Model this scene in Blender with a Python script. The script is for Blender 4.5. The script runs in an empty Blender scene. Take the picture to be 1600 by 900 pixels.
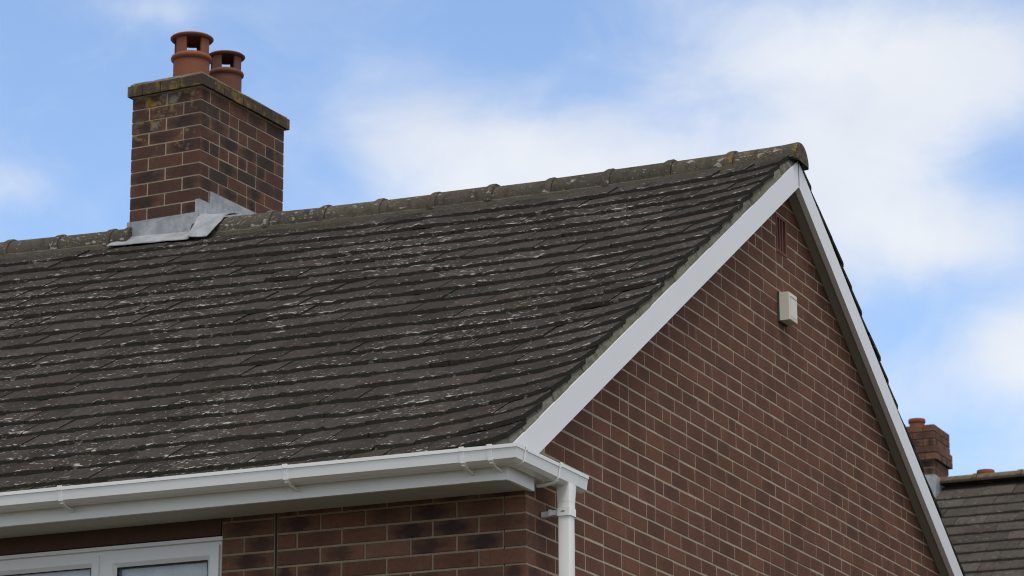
import bpy, math, random
from mathutils import Vector, Matrix
random.seed(7)
R = math.radians
ZO = 4.0                      # height of the fit's zero level (a bed joint under the eaves) above the ground
scene = bpy.context.scene
col = scene.collection

# ------------------------------------------------------------------ camera
CAM = Vector((5.2238, -11.9418, -2.3259 + ZO)); YAW, PIT, ROL, FPX = 0.4166, 0.2669, -0.0041, 4746.9
fwd = Vector((-math.sin(YAW)*math.cos(PIT), math.cos(YAW)*math.cos(PIT), math.sin(PIT)))
rgt0 = Vector((math.cos(YAW), math.sin(YAW), 0)); up0 = rgt0.cross(fwd)
rgt = rgt0*math.cos(ROL) + up0*math.sin(ROL); upv = -rgt0*math.sin(ROL) + up0*math.cos(ROL)
cd = bpy.data.cameras.new('camera'); cam = bpy.data.objects.new('camera', cd); col.objects.link(cam)
cam.matrix_world = Matrix(((rgt.x, upv.x, -fwd.x, CAM.x), (rgt.y, upv.y, -fwd.y, CAM.y), (rgt.z, upv.z, -fwd.z, CAM.z), (0, 0, 0, 1)))
cd.sensor_width = 36; cd.lens = 36*FPX/1600; cd.clip_start = .1; cd.clip_end = 3000
cd.dof.use_dof = True; cd.dof.focus_distance = 14.0; cd.dof.aperture_fstop = 9.0
scene.camera = cam

# ------------------------------------------------------------------ sun, sky, exposure
SUN_DIR = Vector((.30, -.36, .90)).normalized()      # towards the sun
sl = bpy.data.lights.new('sun', 'SUN'); sl.energy = 1.5; sl.angle = R(22); sl.color = (1, .94, .84)
so = bpy.data.objects.new('sun', sl); col.objects.link(so); so.location = (6, -8, 20)
so.rotation_euler = (-SUN_DIR).to_track_quat('-Z', 'Y').to_euler()
world = bpy.data.worlds.new('World'); scene.world = world; world.use_nodes = True
def build_world():
    nt = world.node_tree; nt.nodes.clear(); N = nt.nodes.new; Lk = nt.links.new
    out = N('ShaderNodeOutputWorld'); bg = N('ShaderNodeBackground'); bg.inputs['Strength'].default_value = .1
    sky = N('ShaderNodeTexSky'); sky.sky_type = 'NISHITA'; sky.sun_disc = False
    sky.sun_elevation = math.asin(SUN_DIR.z); sky.sun_rotation = math.atan2(SUN_DIR.x, SUN_DIR.y)
    sky.air_density = 1.0; sky.dust_density = .4; sky.ozone_density = 1.6
    tc = N('ShaderNodeTexCoord'); sp = N('ShaderNodeSeparateXYZ'); Lk(tc.outputs['Generated'], sp.inputs[0])
    def m(op, a, b=None, c=None, clamp=False):
        n = N('ShaderNodeMath'); n.operation = op; n.use_clamp = clamp
        for i, v in enumerate((a, b, c)):
            if v is None: continue
            if isinstance(v, (int, float)): n.inputs[i].default_value = v
            else: Lk(v, n.inputs[i])
        return n.outputs[0]
    az = m('MULTIPLY', m('ARCTAN2', sp.outputs[1], sp.outputs[0]), 180/math.pi)
    el = m('MULTIPLY', m('ARCSINE', sp.outputs[2]), 180/math.pi)
    def noise(scale, detail, rough, off=0.0, dist=0.0):
        mp = N('ShaderNodeMapping'); mp.inputs['Location'].default_value = (off, off*.7, off*.3); mp.inputs['Scale'].default_value = (1, 1, 1.5)
        Lk(tc.outputs['Generated'], mp.inputs[0])
        n = N('ShaderNodeTexNoise'); n.inputs['Scale'].default_value = scale; n.inputs['Detail'].default_value = detail
        n.inputs['Roughness'].default_value = rough; n.inputs['Distortion'].default_value = dist; Lk(mp.outputs[0], n.inputs[0]); return n.outputs['Fac']
    n1 = noise(9, 7, .5, 3.1, .25); n2 = noise(24, 8, .62, 1.7, .5)
    nz = m('ADD', m('MULTIPLY', m('SUBTRACT', n1, .5), 1.35), m('MULTIPLY', m('SUBTRACT', n2, .5), .95))
    # the cloud bank seen over the roof: soft masses at fixed bearings and heights (degrees)
    total = None
    for a, e, ra, re, wgt in CLOUDS:
        dx = m('DIVIDE', m('SUBTRACT', az, a), ra); dy = m('DIVIDE', m('SUBTRACT', el, e), re)
        g = m('MULTIPLY', m('POWER', 2.718, m('MULTIPLY', m('ADD', m('MULTIPLY', dx, dx), m('MULTIPLY', dy, dy)), -1.0)), wgt)
        total = g if total is None else m('ADD', total, g)
    dens = m('ADD', m('ADD', total, nz), -.08)
    # unseen cloud added further round and overhead, to make the light more neutral
    far = m('MULTIPLY', m('ABSOLUTE', m('SUBTRACT', az, 113)), 1/30.0, clamp=True)
    far = m('MAXIMUM', far, m('MULTIPLY', m('SUBTRACT', el, 22), 1/14.0, clamp=True))
    dens = m('ADD', dens, m('MULTIPLY', far, .8))
    mr = N('ShaderNodeMapRange'); mr.interpolation_type = 'SMOOTHSTEP'; mr.inputs[1].default_value = -.30; mr.inputs[2].default_value = .98
    Lk(dens, mr.inputs[0])
    mask = m('ADD', m('MULTIPLY', mr.outputs[0], .82), .11)
    sh = N('ShaderNodeMapRange'); sh.inputs[1].default_value = .3; sh.inputs[2].default_value = .75; Lk(noise(14, 5, .5, 9.3), sh.inputs[0])
    cc = N('ShaderNodeMix'); cc.data_type = 'RGBA'; Lk(sh.outputs[0], cc.inputs[0])
    cc.inputs[6].default_value = (5.7, 6.0, 6.6, 1); cc.inputs[7].default_value = (6.8, 6.95, 7.2, 1)
    tint = N('ShaderNodeMix'); tint.data_type = 'RGBA'; tint.blend_type = 'MULTIPLY'; tint.inputs[0].default_value = 1
    Lk(sky.outputs[0], tint.inputs[6]); tint.inputs[7].default_value = SKY_GAIN
    mx = N('ShaderNodeMix'); mx.data_type = 'RGBA'; Lk(mask, mx.inputs[0]); Lk(tint.outputs[2], mx.inputs[6]); Lk(cc.outputs[2], mx.inputs[7])
    Lk(mx.outputs[2], bg.inputs[0]); Lk(bg.outputs[0], out.inputs[0])
#          bearing, height, half widths, weight
CLOUDS = [(116.1, 18.3, 1.7, 1.1, .55), (114.2, 17.8, 2.2, 1.1, .62), (112.0, 17.2, 2.4, 1.2, .65), (114.6, 16.6, 2.0, .9, .35), (107.6, 17.3, 2.6, 1.3, .85), (105.6, 19.3, 2.6, 1.3, .75),
          (106.6, 16.1, 1.7, .9, .6), (104.1, 13.8, 1.3, .8, .8), (105.0, 15.8, 1.3, .5, .35), (109.2, 19.6, 1.6, .9, .35), (123.6, 17.0, 1.2, .55, .62), (121.0, 20.4, 1.3, .4, .5),
          (113.4, 20.2, 2.2, .8, -.32), (111.6, 19.0, .9, .45, -.2), (104.0, 17.3, 1.0, .6, -.32), (106.2, 14.4, 1.1, .8, -.25), (121.0, 18.6, 3.2, 3.0, -.42)]
SKY_GAIN = (1.14, 1.31, 1.50, 1)
build_world()
scene.cycles.filter_width = 1.05
vs = scene.view_settings; vs.view_transform = 'Standard'; vs.look = 'None'; vs.gamma = 1; vs.exposure = .42; vs.use_curve_mapping = False

# ------------------------------------------------------------------ helpers
def project(P):
    d = Vector(P) - CAM; z = d.dot(fwd)
    return 800 + FPX*d.dot(rgt)/z, 450 - FPX*d.dot(upv)/z
class MB:
    def __init__(s): s.v = []; s.f = []; s.uv = []; s.c = []
    def add(s, vs_, fs, uvs=None, c=(.5, .5, .5)):
        o = len(s.v); s.v += [tuple(q) for q in vs_]
        for i, f in enumerate(fs):
            s.f.append([k+o for k in f]); s.uv.append(uvs[i] if uvs else [(.5, .5)]*len(f)); s.c.append(c)
    def box(s, x0, x1, y0, y1, z0, z1, c=None):
        x0, x1 = sorted((x0, x1)); y0, y1 = sorted((y0, y1)); z0, z1 = sorted((z0, z1))
        V = [(x0,y0,z0),(x1,y0,z0),(x1,y1,z0),(x0,y1,z0),(x0,y0,z1),(x1,y0,z1),(x1,y1,z1),(x0,y1,z1)]
        q = [(0,0),(1,0),(1,1),(0,1)]
        s.add(V, [(3,2,1,0),(4,5,6,7),(0,1,5,4),(1,2,6,5),(2,3,7,6),(3,0,4,7)], [q]*6, c or (random.random(), random.random(), random.random()))
    def prism(s, poly, d, c=None):
        """poly: list of 3D points (planar), extruded by vector d"""
        n = len(poly); d = Vector(d); P = [Vector(p) for p in poly]; V = P + [p+d for p in P]
        F = [tuple(range(n)), tuple(range(2*n-1, n-1, -1))] + [(i, i+n, (i+1) % n+n, (i+1) % n) for i in range(n)]
        s.add(V, F, None, c or (random.random(), random.random(), random.random()))
    def sweep(s, secs, closed=True, c=(.5,.5,.5), caps=True):
        n = len(secs[0]); o = []
        V = [p for q in secs for p in q]; F = []
        for k in range(len(secs)-1):
            for i in range(n if closed else n-1):
                j = (i+1) % n; F.append((k*n+i, k*n+j, (k+1)*n+j, (k+1)*n+i))
        if caps and closed: F += [tuple(range(n-1, -1, -1)), tuple(range((len(secs)-1)*n, len(secs)*n))]
        s.add(V, F, None, c)
    def lathe(s, prof, cx, cy, cz, n=32, a0=0, a1=2*math.pi, c=(.5,.5,.5)):
        full = abs(a1-a0-2*math.pi) < 1e-6; k = n if full else n+1; V = []; F = []
        for r, z in prof:
            for i in range(k):
                a = a0+(a1-a0)*i/n; V.append((cx+r*math.cos(a), cy+r*math.sin(a), cz+z))
        for j in range(len(prof)-1):
            for i in range(n):
                a, b = i, (i+1) % k; F.append((j*k+a, j*k+b, (j+1)*k+b, (j+1)*k+a))
        s.add(V, F, None, c)
    def build(s, name, mat, parent=None, origin=None, smooth=False, kind=None, fix=True):
        me = bpy.data.meshes.new(name); o = Vector(origin) if origin else Vector((0,0,0))
        me.from_pydata([(x-o.x, y-o.y, z-o.z) for x, y, z in s.v], [], s.f)
        ul = me.uv_layers.new(name='uvn'); k = 0; flat = []
        for u in s.uv:
            for a in u: flat += a
        ul.data.foreach_set('uv', flat)
        at = me.attributes.new('rnd', 'FLOAT_COLOR', 'FACE'); fl = []
        for c in s.c: fl += [c[0], c[1], c[2], 1]
        at.data.foreach_set('color', fl)
        if fix:
            import bmesh
            bm = bmesh.new(); bm.from_mesh(me); bmesh.ops.recalc_face_normals(bm, faces=bm.faces); bm.to_mesh(me); bm.free()
        if smooth:
            me.polygons.foreach_set('use_smooth', [True]*len(me.polygons))
            try: me.set_sharp_from_angle(angle=R(42))
            except Exception: pass
        me.materials.append(mat); me.update()
        ob = bpy.data.objects.new(name, me); col.objects.link(ob)
        if parent is not None: ob.parent = parent
        ob.location = o - (parent_origin(parent) if parent is not None else Vector((0,0,0)))
        if kind: ob['kind'] = kind
        return ob
def parent_origin(p):
    t = Vector((0,0,0))
    while p is not None: t += Vector(p.location); p = p.parent
    return t
def tag(o, label, cat=None, group=None, kind=None):
    o['label'] = label
    if cat: o['category'] = cat
    if group: o['group'] = group
    if kind: o['kind'] = kind
    return o
def empty(name, loc):
    o = bpy.data.objects.new(name, None); col.objects.link(o); o.location = loc; return o
def clip(poly, a, b, c):       # keep a*u + b*v <= c
    out = []; n = len(poly)
    for i in range(n):
        p, q = poly[i], poly[(i+1) % n]; dp = a*p[0]+b*p[1]-c; dq = a*q[0]+b*q[1]-c
        if dp <= 0: out.append(p)
        if dp*dq < 0:
            t = dp/(dp-dq); out.append((p[0]+(q[0]-p[0])*t, p[1]+(q[1]-p[1])*t))
    return out

# ------------------------------------------------------------------ materials
class Mat:
    def __init__(s, name):
        s.m = bpy.data.materials.new(name); s.m.use_nodes = True; s.nt = s.m.node_tree; s.b = s.nt.nodes['Principled BSDF']
    def N(s, t): return s.nt.nodes.new(t)
    def L(s, a, b): s.nt.links.new(a, b)
    def math(s, op, a, b=None, clamp=False):
        n = s.N('ShaderNodeMath'); n.operation = op; n.use_clamp = clamp
        for i, v in enumerate((a, b)):
            if v is None: continue
            if isinstance(v, (int, float)): n.inputs[i].default_value = v
            else: s.L(v, n.inputs[i])
        return n.outputs[0]
    def pos(s, scale=(1,1,1)):
        g = s.N('ShaderNodeNewGeometry'); mp = s.N('ShaderNodeMapping'); mp.inputs['Scale'].default_value = scale; s.L(g.outputs['Position'], mp.inputs[0]); return mp.outputs[0]
    def noise(s, scale, detail=4, rough=.55, vec=None, dist=0):
        n = s.N('ShaderNodeTexNoise'); n.inputs['Scale'].default_value = scale; n.inputs['Detail'].default_value = detail
        n.inputs['Roughness'].default_value = rough; n.inputs['Distortion'].default_value = dist; s.L(vec or s.pos(), n.inputs['Vector']); return n.outputs['Fac']
    def step(s, v, a, b, lo=0., hi=1.):
        n = s.N('ShaderNodeMapRange'); n.interpolation_type = 'SMOOTHSTEP'; n.inputs[1].default_value = a; n.inputs[2].default_value = b
        n.inputs[3].default_value = lo; n.inputs[4].default_value = hi; s.L(v, n.inputs[0]); return n.outputs[0]
    def mix(s, f, a, b, mode='MIX'):
        n = s.N('ShaderNodeMix'); n.data_type = 'RGBA'; n.blend_type = mode
        for i, v in ((0, f), (6, a), (7, b)):
            if isinstance(v, (int, float)): n.inputs[i].default_value = v
            elif isinstance(v, tuple): n.inputs[i].default_value = v if len(v) == 4 else (*v, 1)
            else: s.L(v, n.inputs[i])
        return n.outputs[2]
    def ramp(s, v, stops):
        n = s.N('ShaderNodeValToRGB'); e = n.color_ramp.elements
        while len(e) < len(stops): e.new(.5)
        for q, (p, c) in zip(e, stops): q.position = p; q.color = (*c, 1)
        s.L(v, n.inputs[0]); return n.outputs[0]
    def rnd(s):
        a = s.N('ShaderNodeAttribute'); a.attribute_name = 'rnd'; p = s.N('ShaderNodeSeparateColor'); s.L(a.outputs['Color'], p.inputs[0]); return p.outputs
    def gain(s, c, v):       # multiply colour by a scalar output
        n = s.N('ShaderNodeVectorMath'); n.operation = 'SCALE'; s.L(c, n.inputs[0])
        if isinstance(v, (int, float)): n.inputs['Scale'].default_value = v
        else: s.L(v, n.inputs['Scale'])
        return n.outputs[0]
    def bump(s, h, dist, strength=1.0):
        n = s.N('ShaderNodeBump'); n.inputs['Distance'].default_value = dist; n.inputs['Strength'].default_value = strength; s.L(h, n.inputs['Height'])
        s.L(n.outputs[0], s.b.inputs['Normal'])
    def done(s, c, rough=.8, spec=.3):
        if isinstance(c, tuple): s.b.inputs['Base Color'].default_value = (*c, 1)
        else: s.L(c, s.b.inputs['Base Color'])
        if isinstance(rough, (int, float)): s.b.inputs['Roughness'].default_value = rough
        else: s.L(rough, s.b.inputs['Roughness'])
        s.b.inputs['Specular IOR Level'].default_value = spec
        return s.m

def brick_mat(name, stops, dark, blotch, lichen=0, rim=(.19, .085, .045)):
    M = Mat(name); r = M.rnd()
    c = M.ramp(r[0], stops)
    uv = M.N('ShaderNodeUVMap'); uv.uv_map = 'uvn'; sp = M.N('ShaderNodeSeparateXYZ'); M.L(uv.outputs[0], sp.inputs[0])
    du = M.math('ABSOLUTE', M.math('SUBTRACT', sp.outputs[0], M.math('ADD', .35, M.math('MULTIPLY', r[2], .3)))); dv = M.math('ABSOLUTE', M.math('SUBTRACT', sp.outputs[1], .5))
    d = M.math('ADD', M.math('MULTIPLY', du, 1.15), M.math('MULTIPLY', dv, .55))
    d = M.math('ADD', d, M.math('MULTIPLY', M.math('SUBTRACT', M.noise(15, 4, .6), .5), 1.0))
    msk = M.math('MULTIPLY', M.step(d, .74, .14), M.math('MULTIPLY', r[1], blotch), True)
    c = M.mix(M.math('MULTIPLY', M.step(d, .55, .95), M.math('MULTIPLY', r[1], .55)), c, rim)
    c = M.mix(msk, c, dark)
    g = M.math('ADD', .45, M.math('MULTIPLY', M.noise(110, 6, .75), 1.1)); c = M.gain(c, g)
    c = M.gain(c, M.math('ADD', .72, M.math('MULTIPLY', M.noise(28, 4, .6), .56)))
    g2 = M.math('ADD', .78, M.math('MULTIPLY', M.noise(3.2, 3, .5), .44)); c = M.gain(c, g2)
    # pale scuffs of mortar left on some faces
    sc = M.math('MULTIPLY', M.step(M.noise(38, 5, .65), .66, .74), .28); c = M.mix(sc, c, (.30, .25, .19))
    if lichen:
        z = M.N('ShaderNodeSeparateXYZ'); g = M.N('ShaderNodeNewGeometry'); M.L(g.outputs['Position'], z.inputs[0])
        top = M.step(z.outputs[2], lichen-.95, lichen, 0, 1); fr = M.step(g_normal_y(M), -.6, -.9)
        lm = M.math('MULTIPLY', M.step(M.math('ADD', M.noise(13, 6, .7), M.math('MULTIPLY', top, .16)), .66, .80), M.math('ADD', .12, M.math('MULTIPLY', fr, .75)))
        c = M.mix(lm, c, M.ramp(M.noise(7, 2), [(.45, (.20, .18, .14)), (.58, (.27, .16, .025))]))
    h = M.math('ADD', M.math('MULTIPLY', M.noise(90, 5, .65), 1), M.math('MULTIPLY', M.noise(320, 3, .6), .6))
    M.bump(h, .0035, .9)
    return M.done(c, .92, .2)
def cap_mat():
    M = Mat('cap_brick'); r = M.rnd(); c = M.ramp(r[0], [(0, (.060, .046, .036)), (.5, (.090, .058, .042)), (1, (.072, .056, .044))])
    c = M.gain(c, M.math('ADD', .55, M.math('MULTIPLY', M.noise(60, 6, .7), .9)))
    c = M.mix(M.math('MULTIPLY', M.step(M.noise(8, 6, .72), .50, .62), .85), c, M.ramp(M.noise(20, 3), [(.42, (.23, .15, .022)), (.6, (.15, .13, .07))]))
    c = M.mix(M.math('MULTIPLY', M.step(M.noise(26, 5, .7), .62, .70), .5), c, (.27, .26, .22))
    M.bump(M.noise(70, 5, .7), .006); return M.done(c, .95, .1)
def g_normal_y(M):
    g = M.N('ShaderNodeNewGeometry'); s = M.N('ShaderNodeSeparateXYZ'); M.L(g.outputs['True Normal'], s.inputs[0]); return s.outputs[1]
def mortar_mat(name, base, k=1):
    M = Mat(name); c = M.gain(M.mix(.0, base, base), M.math('ADD', .55, M.math('MULTIPLY', M.noise(45, 6, .7), .9)))
    c = M.gain(c, M.math('ADD', .7, M.math('MULTIPLY', M.noise(2.3, 3), .6)))
    M.bump(M.noise(160, 4, .7), .003, .8); return M.done(c, .95, .15)
def tile_mat(name, base_lo, base_hi, spots=1.0, moss=.4, fine=1.0, gold=False):
    M = Mat(name); r = M.rnd()
    c = M.mix(r[0], base_lo, base_hi)
    c = M.mix(M.math('MULTIPLY', M.step(r[1], .8, 1.0), .3), c, (.075, .050, .038))
    c = M.gain(c, M.math('ADD', .35, M.math('MULTIPLY', M.noise(75, 7, .78), 1.3)))
    c = M.gain(c, M.math('ADD', .8, M.math('MULTIPLY', M.noise(4.5, 4, .6), .4)))
    # dark organic staining in streaks down the tile; front edges (faces out of the slope) darker
    st = M.step(M.noise(22, 6, .72, M.pos((1, .45, .45))), .48, .66); c = M.mix(M.math('MULTIPLY', st, .5), c, (.020, .018, .015))
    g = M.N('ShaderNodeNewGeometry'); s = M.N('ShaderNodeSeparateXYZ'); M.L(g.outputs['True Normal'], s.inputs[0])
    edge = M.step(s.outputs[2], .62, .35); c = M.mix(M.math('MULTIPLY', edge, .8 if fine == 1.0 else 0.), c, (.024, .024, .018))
    # round grey-white lichen spots of a few sizes
    area = M.step(M.noise(1.5, 4, .6), .38, .64, .0, .055)
    if fine != 1.0: area = M.math('ADD', area, .028)
    if fine == 1.0 and spots == 1.0:
        uvn = M.N('ShaderNodeUVMap'); uvn.uv_map = 'uvn'; us = M.N('ShaderNodeSeparateXYZ'); M.L(uvn.outputs[0], us.inputs[0])
        side = M.math('SUBTRACT', .5, M.math('ABSOLUTE', M.math('SUBTRACT', us.outputs[0], .5)))
        area = M.math('ADD', area, M.math('ADD', M.step(us.outputs[1], .30, .02, 0, .045), M.step(side, .10, .0, 0, .025)))
    for sc, a, b, w in ((30, .690, .725, .85), (62*fine, .685, .72, .8), (15, .745, .775, .45)):
        sp = M.step(M.math('ADD', M.noise(sc, 3, .55, M.pos((.55, 1, 1))), area), a, b); c = M.mix(M.math('MULTIPLY', M.math('MULTIPLY', sp, w*spots), M.math('SUBTRACT', 1, M.math('MULTIPLY', edge, .7 if fine == 1 else 0.))), c, (.34, .32, .28))
    if moss:
        ms = M.math('MULTIPLY', M.step(M.noise(5.2, 5, .7), .60, .72), M.step(M.noise(55, 3, .6), .42, .62))
        c = M.mix(M.math('MULTIPLY', ms, moss), c, (.13, .095, .035))
    if gold:      # orange lichen thriving towards the gable end
        gx = M.N('ShaderNodeSeparateXYZ'); gg = M.N('ShaderNodeNewGeometry'); M.L(gg.outputs['Position'], gx.inputs[0])
        gm = M.step(M.math('ADD', M.noise(17, 6, .72), M.step(gx.outputs[0], -1.0, .05, -.06, .05)), .60, .68); c = M.mix(M.math('MULTIPLY', gm, .8), c, (.25, .14, .02))
    h = M.math('ADD', M.noise(40, 5, .7), M.math('MULTIPLY', M.noise(170, 4, .7), .5)); M.bump(h, .006, .9)
    return M.done(c, .95, .06)

MB_BRICK = brick_mat('brick_gable', [(0, (.116, .051, .032)), (.35, (.138, .061, .037)), (.7, (.158, .070, .042)), (1, (.106, .049, .034))], (.062, .031, .027), .4, rim=(.145, .06, .04))
MB_FRONT = brick_mat('brick_front', [(0, (.145, .068, .043)), (.4, (.180, .087, .054)), (.75, (.122, .061, .043)), (1, (.20, .102, .064))], (.052, .031, .028), 1.05, rim=(.21, .10, .06))
MB_CHIM = brick_mat('brick_chimney', [(0, (.070, .038, .029)), (.3, (.118, .054, .036)), (.55, (.090, .044, .032)), (.8, (.050, .034, .029)), (1, (.132, .060, .039))], (.034, .024, .022), .95, lichen=ZO+3.87)
MB_CAP = cap_mat()
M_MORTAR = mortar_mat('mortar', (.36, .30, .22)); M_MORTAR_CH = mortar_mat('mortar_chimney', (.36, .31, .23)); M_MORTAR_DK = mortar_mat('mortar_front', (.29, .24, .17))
M_TILE = tile_mat('roof_tile', (.032, .0275, .0235), (.058, .049, .042))
M_RIDGE = tile_mat('ridge_tile', (.072, .062, .049), (.100, .085, .064), .85, .6, 1.35, True)
def ridge_mortar_mat():
    M = Mat('ridge_mortar'); c = M.gain(M.mix(M.step(M.noise(16, 5, .7), .4, .65), (.098, .090, .074), (.102, .088, .056)), M.math('ADD', .5, M.math('MULTIPLY', M.noise(70, 5, .7), 1.0)))
    M.bump(M.noise(60, 5, .7), .01); return M.done(c, .95, .1)
M_RMORT = ridge_mortar_mat()
def verge_mat():
    M = Mat('verge_mortar'); c = M.gain(M.mix(M.step(M.noise(9, 5, .7), .42, .66), (.175, .168, .132), (.10, .098, .074)), M.math('ADD', .5, M.math('MULTIPLY', M.noise(60, 6, .75), 1.0)))
    M.bump(M.noise(55, 5, .7), .01); return M.done(c, .95, .1)
M_VERGE = verge_mat()
def pvc(name, base, rough=.35, dirt=.25):
    M = Mat(name); d = M.math('MULTIPLY', M.step(M.noise(2.2, 6, .62, M.pos((1, 1, .35))), .45, .78), dirt)
    c = M.mix(d, base, tuple(q*.78 for q in base)); d2 = M.math('MULTIPLY', M.step(M.noise(55, 5, .7), .62, .75), dirt*.5); c = M.mix(d2, c, (.35, .34, .30))
    M.bump(M.noise(14, 3), .0015, .5)
    return M.done(c, rough, .45)
M_PVC = pvc('white_pvc', (.80, .79, .765)); M_BARGE = pvc('barge_pvc', (.70, .705, .71), .42, .14); M_FASCIA = pvc('fascia_pvc', (.76, .755, .725), .4, .3)
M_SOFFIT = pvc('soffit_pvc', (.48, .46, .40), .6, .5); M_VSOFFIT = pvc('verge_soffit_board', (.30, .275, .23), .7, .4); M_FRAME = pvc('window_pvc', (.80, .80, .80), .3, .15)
M_CREAM = pvc('alarm_cream', (.60, .58, .49), .45, .35)
def lead_mat():
    M = Mat('lead'); c = M.mix(M.step(M.noise(9, 6, .7), .35, .7), (.25, .265, .28), (.42, .43, .435)); c = M.mix(M.math('MULTIPLY', M.step(M.noise(30, 5, .7, M.pos((1, 1, .3))), .58, .75), .4), c, (.52, .52, .51))
    M.bump(M.noise(11, 3), .012, .5); M.b.inputs['Metallic'].default_value = .25; return M.done(c, .55, .4)
M_LEAD = lead_mat()
def terracotta(name, a, b):
    M = Mat(name); c = M.mix(M.noise(5, 5, .6), a, b); c = M.mix(M.math('MULTIPLY', M.step(M.noise(40, 5, .7), .60, .75), .35), c, (.09, .05, .04)); c = M.gain(c, M.math('ADD', .8, M.math('MULTIPLY', M.noise(120, 3), .4)))
    M.bump(M.noise(120, 3), .001); return M.done(c, .75, .25)
M_POT = terracotta('terracotta', (.235, .080, .040), (.18, .066, .038)); M_POT2 = terracotta('terracotta_dull', (.155, .060, .038), (.12, .050, .036)); M_VENT = terracotta('vent_terracotta', (.16, .06, .042), (.12, .05, .038))
def plain(name, c, rough=.8, spec=.3):
    M = Mat(name); cc = M.gain(M.mix(0., c, c), M.math('ADD', .8, M.math('MULTIPLY', M.noise(18, 5, .65), .4))); return M.done(cc, rough, spec)
M_BLACK = plain('dark_void', (.012, .011, .010), .9, .1); M_SEAL = plain('sealant', (.035, .03, .026)); M_GASKET = plain('gasket', (.05, .05, .047)); M_LINTEL = plain('lintel_brown', (.085, .042, .030), .7)
M_RUBBER = plain('rubber', (.015, .015, .016), .5); M_WOOD = plain('roof_felt', (.05, .045, .04)); M_RENDER = plain('wall_backing', (.2, .13, .1)); M_CURTAIN = plain('net_curtain', (.85, .86, .87), .9)
def glass_mat():
    m = bpy.data.materials.new('window_glass'); m.use_nodes = True; nt = m.node_tree; nt.nodes.clear(); N = nt.nodes.new
    o = N('ShaderNodeOutputMaterial'); mx = N('ShaderNodeMixShader'); t = N('ShaderNodeBsdfTransparent'); g = N('ShaderNodeBsdfGlossy'); f = N('ShaderNodeFresnel'); f.inputs[0].default_value = 1.6
    t.inputs[0].default_value = (.93, .95, .95, 1); g.inputs['Roughness'].default_value = .02
    nt.links.new(f.outputs[0], mx.inputs[0]); nt.links.new(t.outputs[0], mx.inputs[1]); nt.links.new(g.outputs[0], mx.inputs[2]); nt.links.new(mx.outputs[0], o.inputs[0]); return m
M_GLASS = glass_mat()
def grass_mat():
    M = Mat('ground'); c = M.mix(M.noise(.6, 5, .6), (.07, .07, .05), (.11, .10, .075)); c = M.gain(c, M.math('ADD', .6, M.math('MULTIPLY', M.noise(30, 4, .7), .8))); return M.done(c, .95, .1)
M_GRASS = grass_mat()

# ------------------------------------------------------------------ dimensions of the house (z measured from ZO)
SL, LM = .608, 3.642                     # roof slope, ridge line (y)
XW = -9.0                                 # the house runs on to the left, out of the picture
WY = 2*LM                                 # gable wall runs y = 0 .. WY
def interp(x, xs, ys_):
    if x <= xs[0]: return ys_[0]
    for i in range(len(xs)-1):
        if x <= xs[i+1]:
            t = (x-xs[i])/(xs[i+1]-xs[i]); return ys_[i]+(ys_[i+1]-ys_[i])*t
    return ys_[-1]
def dz_ridge(x): return interp(x, [-9, -5.2, -4.6, -3.17, -2.74, -2.1, -1.4, -.47, .0, .15], [.12, .077, .057, .025, .012, .006, .0, .004, .013, .020])
E0 = -.045
def surf(x, y):                           # height of the tile surface; the old roof sags a little
    L = y if y <= LM else 2*LM-y
    t = (L+.43)/(LM+.43); de = interp(x, [-1.1, -.5, .0, .10], [E0, E0*.75, E0*.25, 0])
    if y > LM: de *= .2
    return ZO + 2.910 - SL*(LM-L) + dz_ridge(x)*t + de*(1-t) + interp(x, [-1.0, -.45, -.1, .10], [0, .008, .024, .044])
def barge_z(y, d=0): return ZO + 2.720 + d - SL*abs(LM-y)

# ------------------------------------------------------------------ ground
g = MB(); g.add([(-700,-700,0),(700,-700,0),(700,700,0),(-700,700,0)], [(0,1,2,3)])
gr = g.build('ground', M_GRASS, fix=False); tag(gr, 'ground round the houses', kind='structure')

house = empty('brick_house', (-4.5, LM, 0)); tag(house, 'near brick house with mossy dark tiled roof, white bargeboards and gutter', 'house')

# ------------------------------------------------------------------ walls
def wall_piece(poly2, to3, normal, depth, bev, rect, rc):
    """one brick: polygon in wall coordinates -> mesh with a softened arris"""
    mb = MB(); u0, u1, v0, v1 = rect; cx, cy = sum(p[0] for p in poly2)/len(poly2), sum(p[1] for p in poly2)/len(poly2)
    j = random.uniform(-.0008, .0012); n = len(poly2)
    jt = [(random.uniform(-.0012, .0012), random.uniform(-.001, .001)) for _ in poly2]
    inner = [(p[0]+(bev if p[0] < cx else -bev)+q[0], p[1]+(bev if p[1] < cy else -bev)+q[1]) for p, q in zip(poly2, jt)]
    V = [to3(p[0], p[1], j) for p in inner]+[to3(p[0], p[1], j-bev) for p in poly2]+[to3(p[0], p[1], -depth) for p in poly2]
    nu = lambda p: ((p[0]-u0)/(u1-u0), (p[1]-v0)/(v1-v0))
    F = [tuple(range(n))]; U = [[nu(p) for p in inner]]
    for i in range(n):
        k = (i+1) % n
        F.append((i, n+i, n+k, k)); U.append([nu(inner[i]), nu(poly2[i]), nu(poly2[k]), nu(inner[k])])
        F.append((n+i, 2*n+i, 2*n+k, n+k)); U.append([nu(poly2[i])]*2+[nu(poly2[k])]*2)
    mb.add(V, F, U, rc); return mb
def rnd3(): return (random.random(), random.random(), random.random())
cand = []      # (image area, name, MB, origin, material, wall key)
def area_px(pts):
    q = [project(p) for p in pts]; xs = [a for a, _ in q]; ys_ = [b for _, b in q]
    if max(xs) < 0 or min(xs) > 1600 or max(ys_) < 0 or min(ys_) > 900: return 0
    return (max(xs)-min(xs))*(max(ys_)-min(ys_))
HDR, STR = .1075, .225
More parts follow.
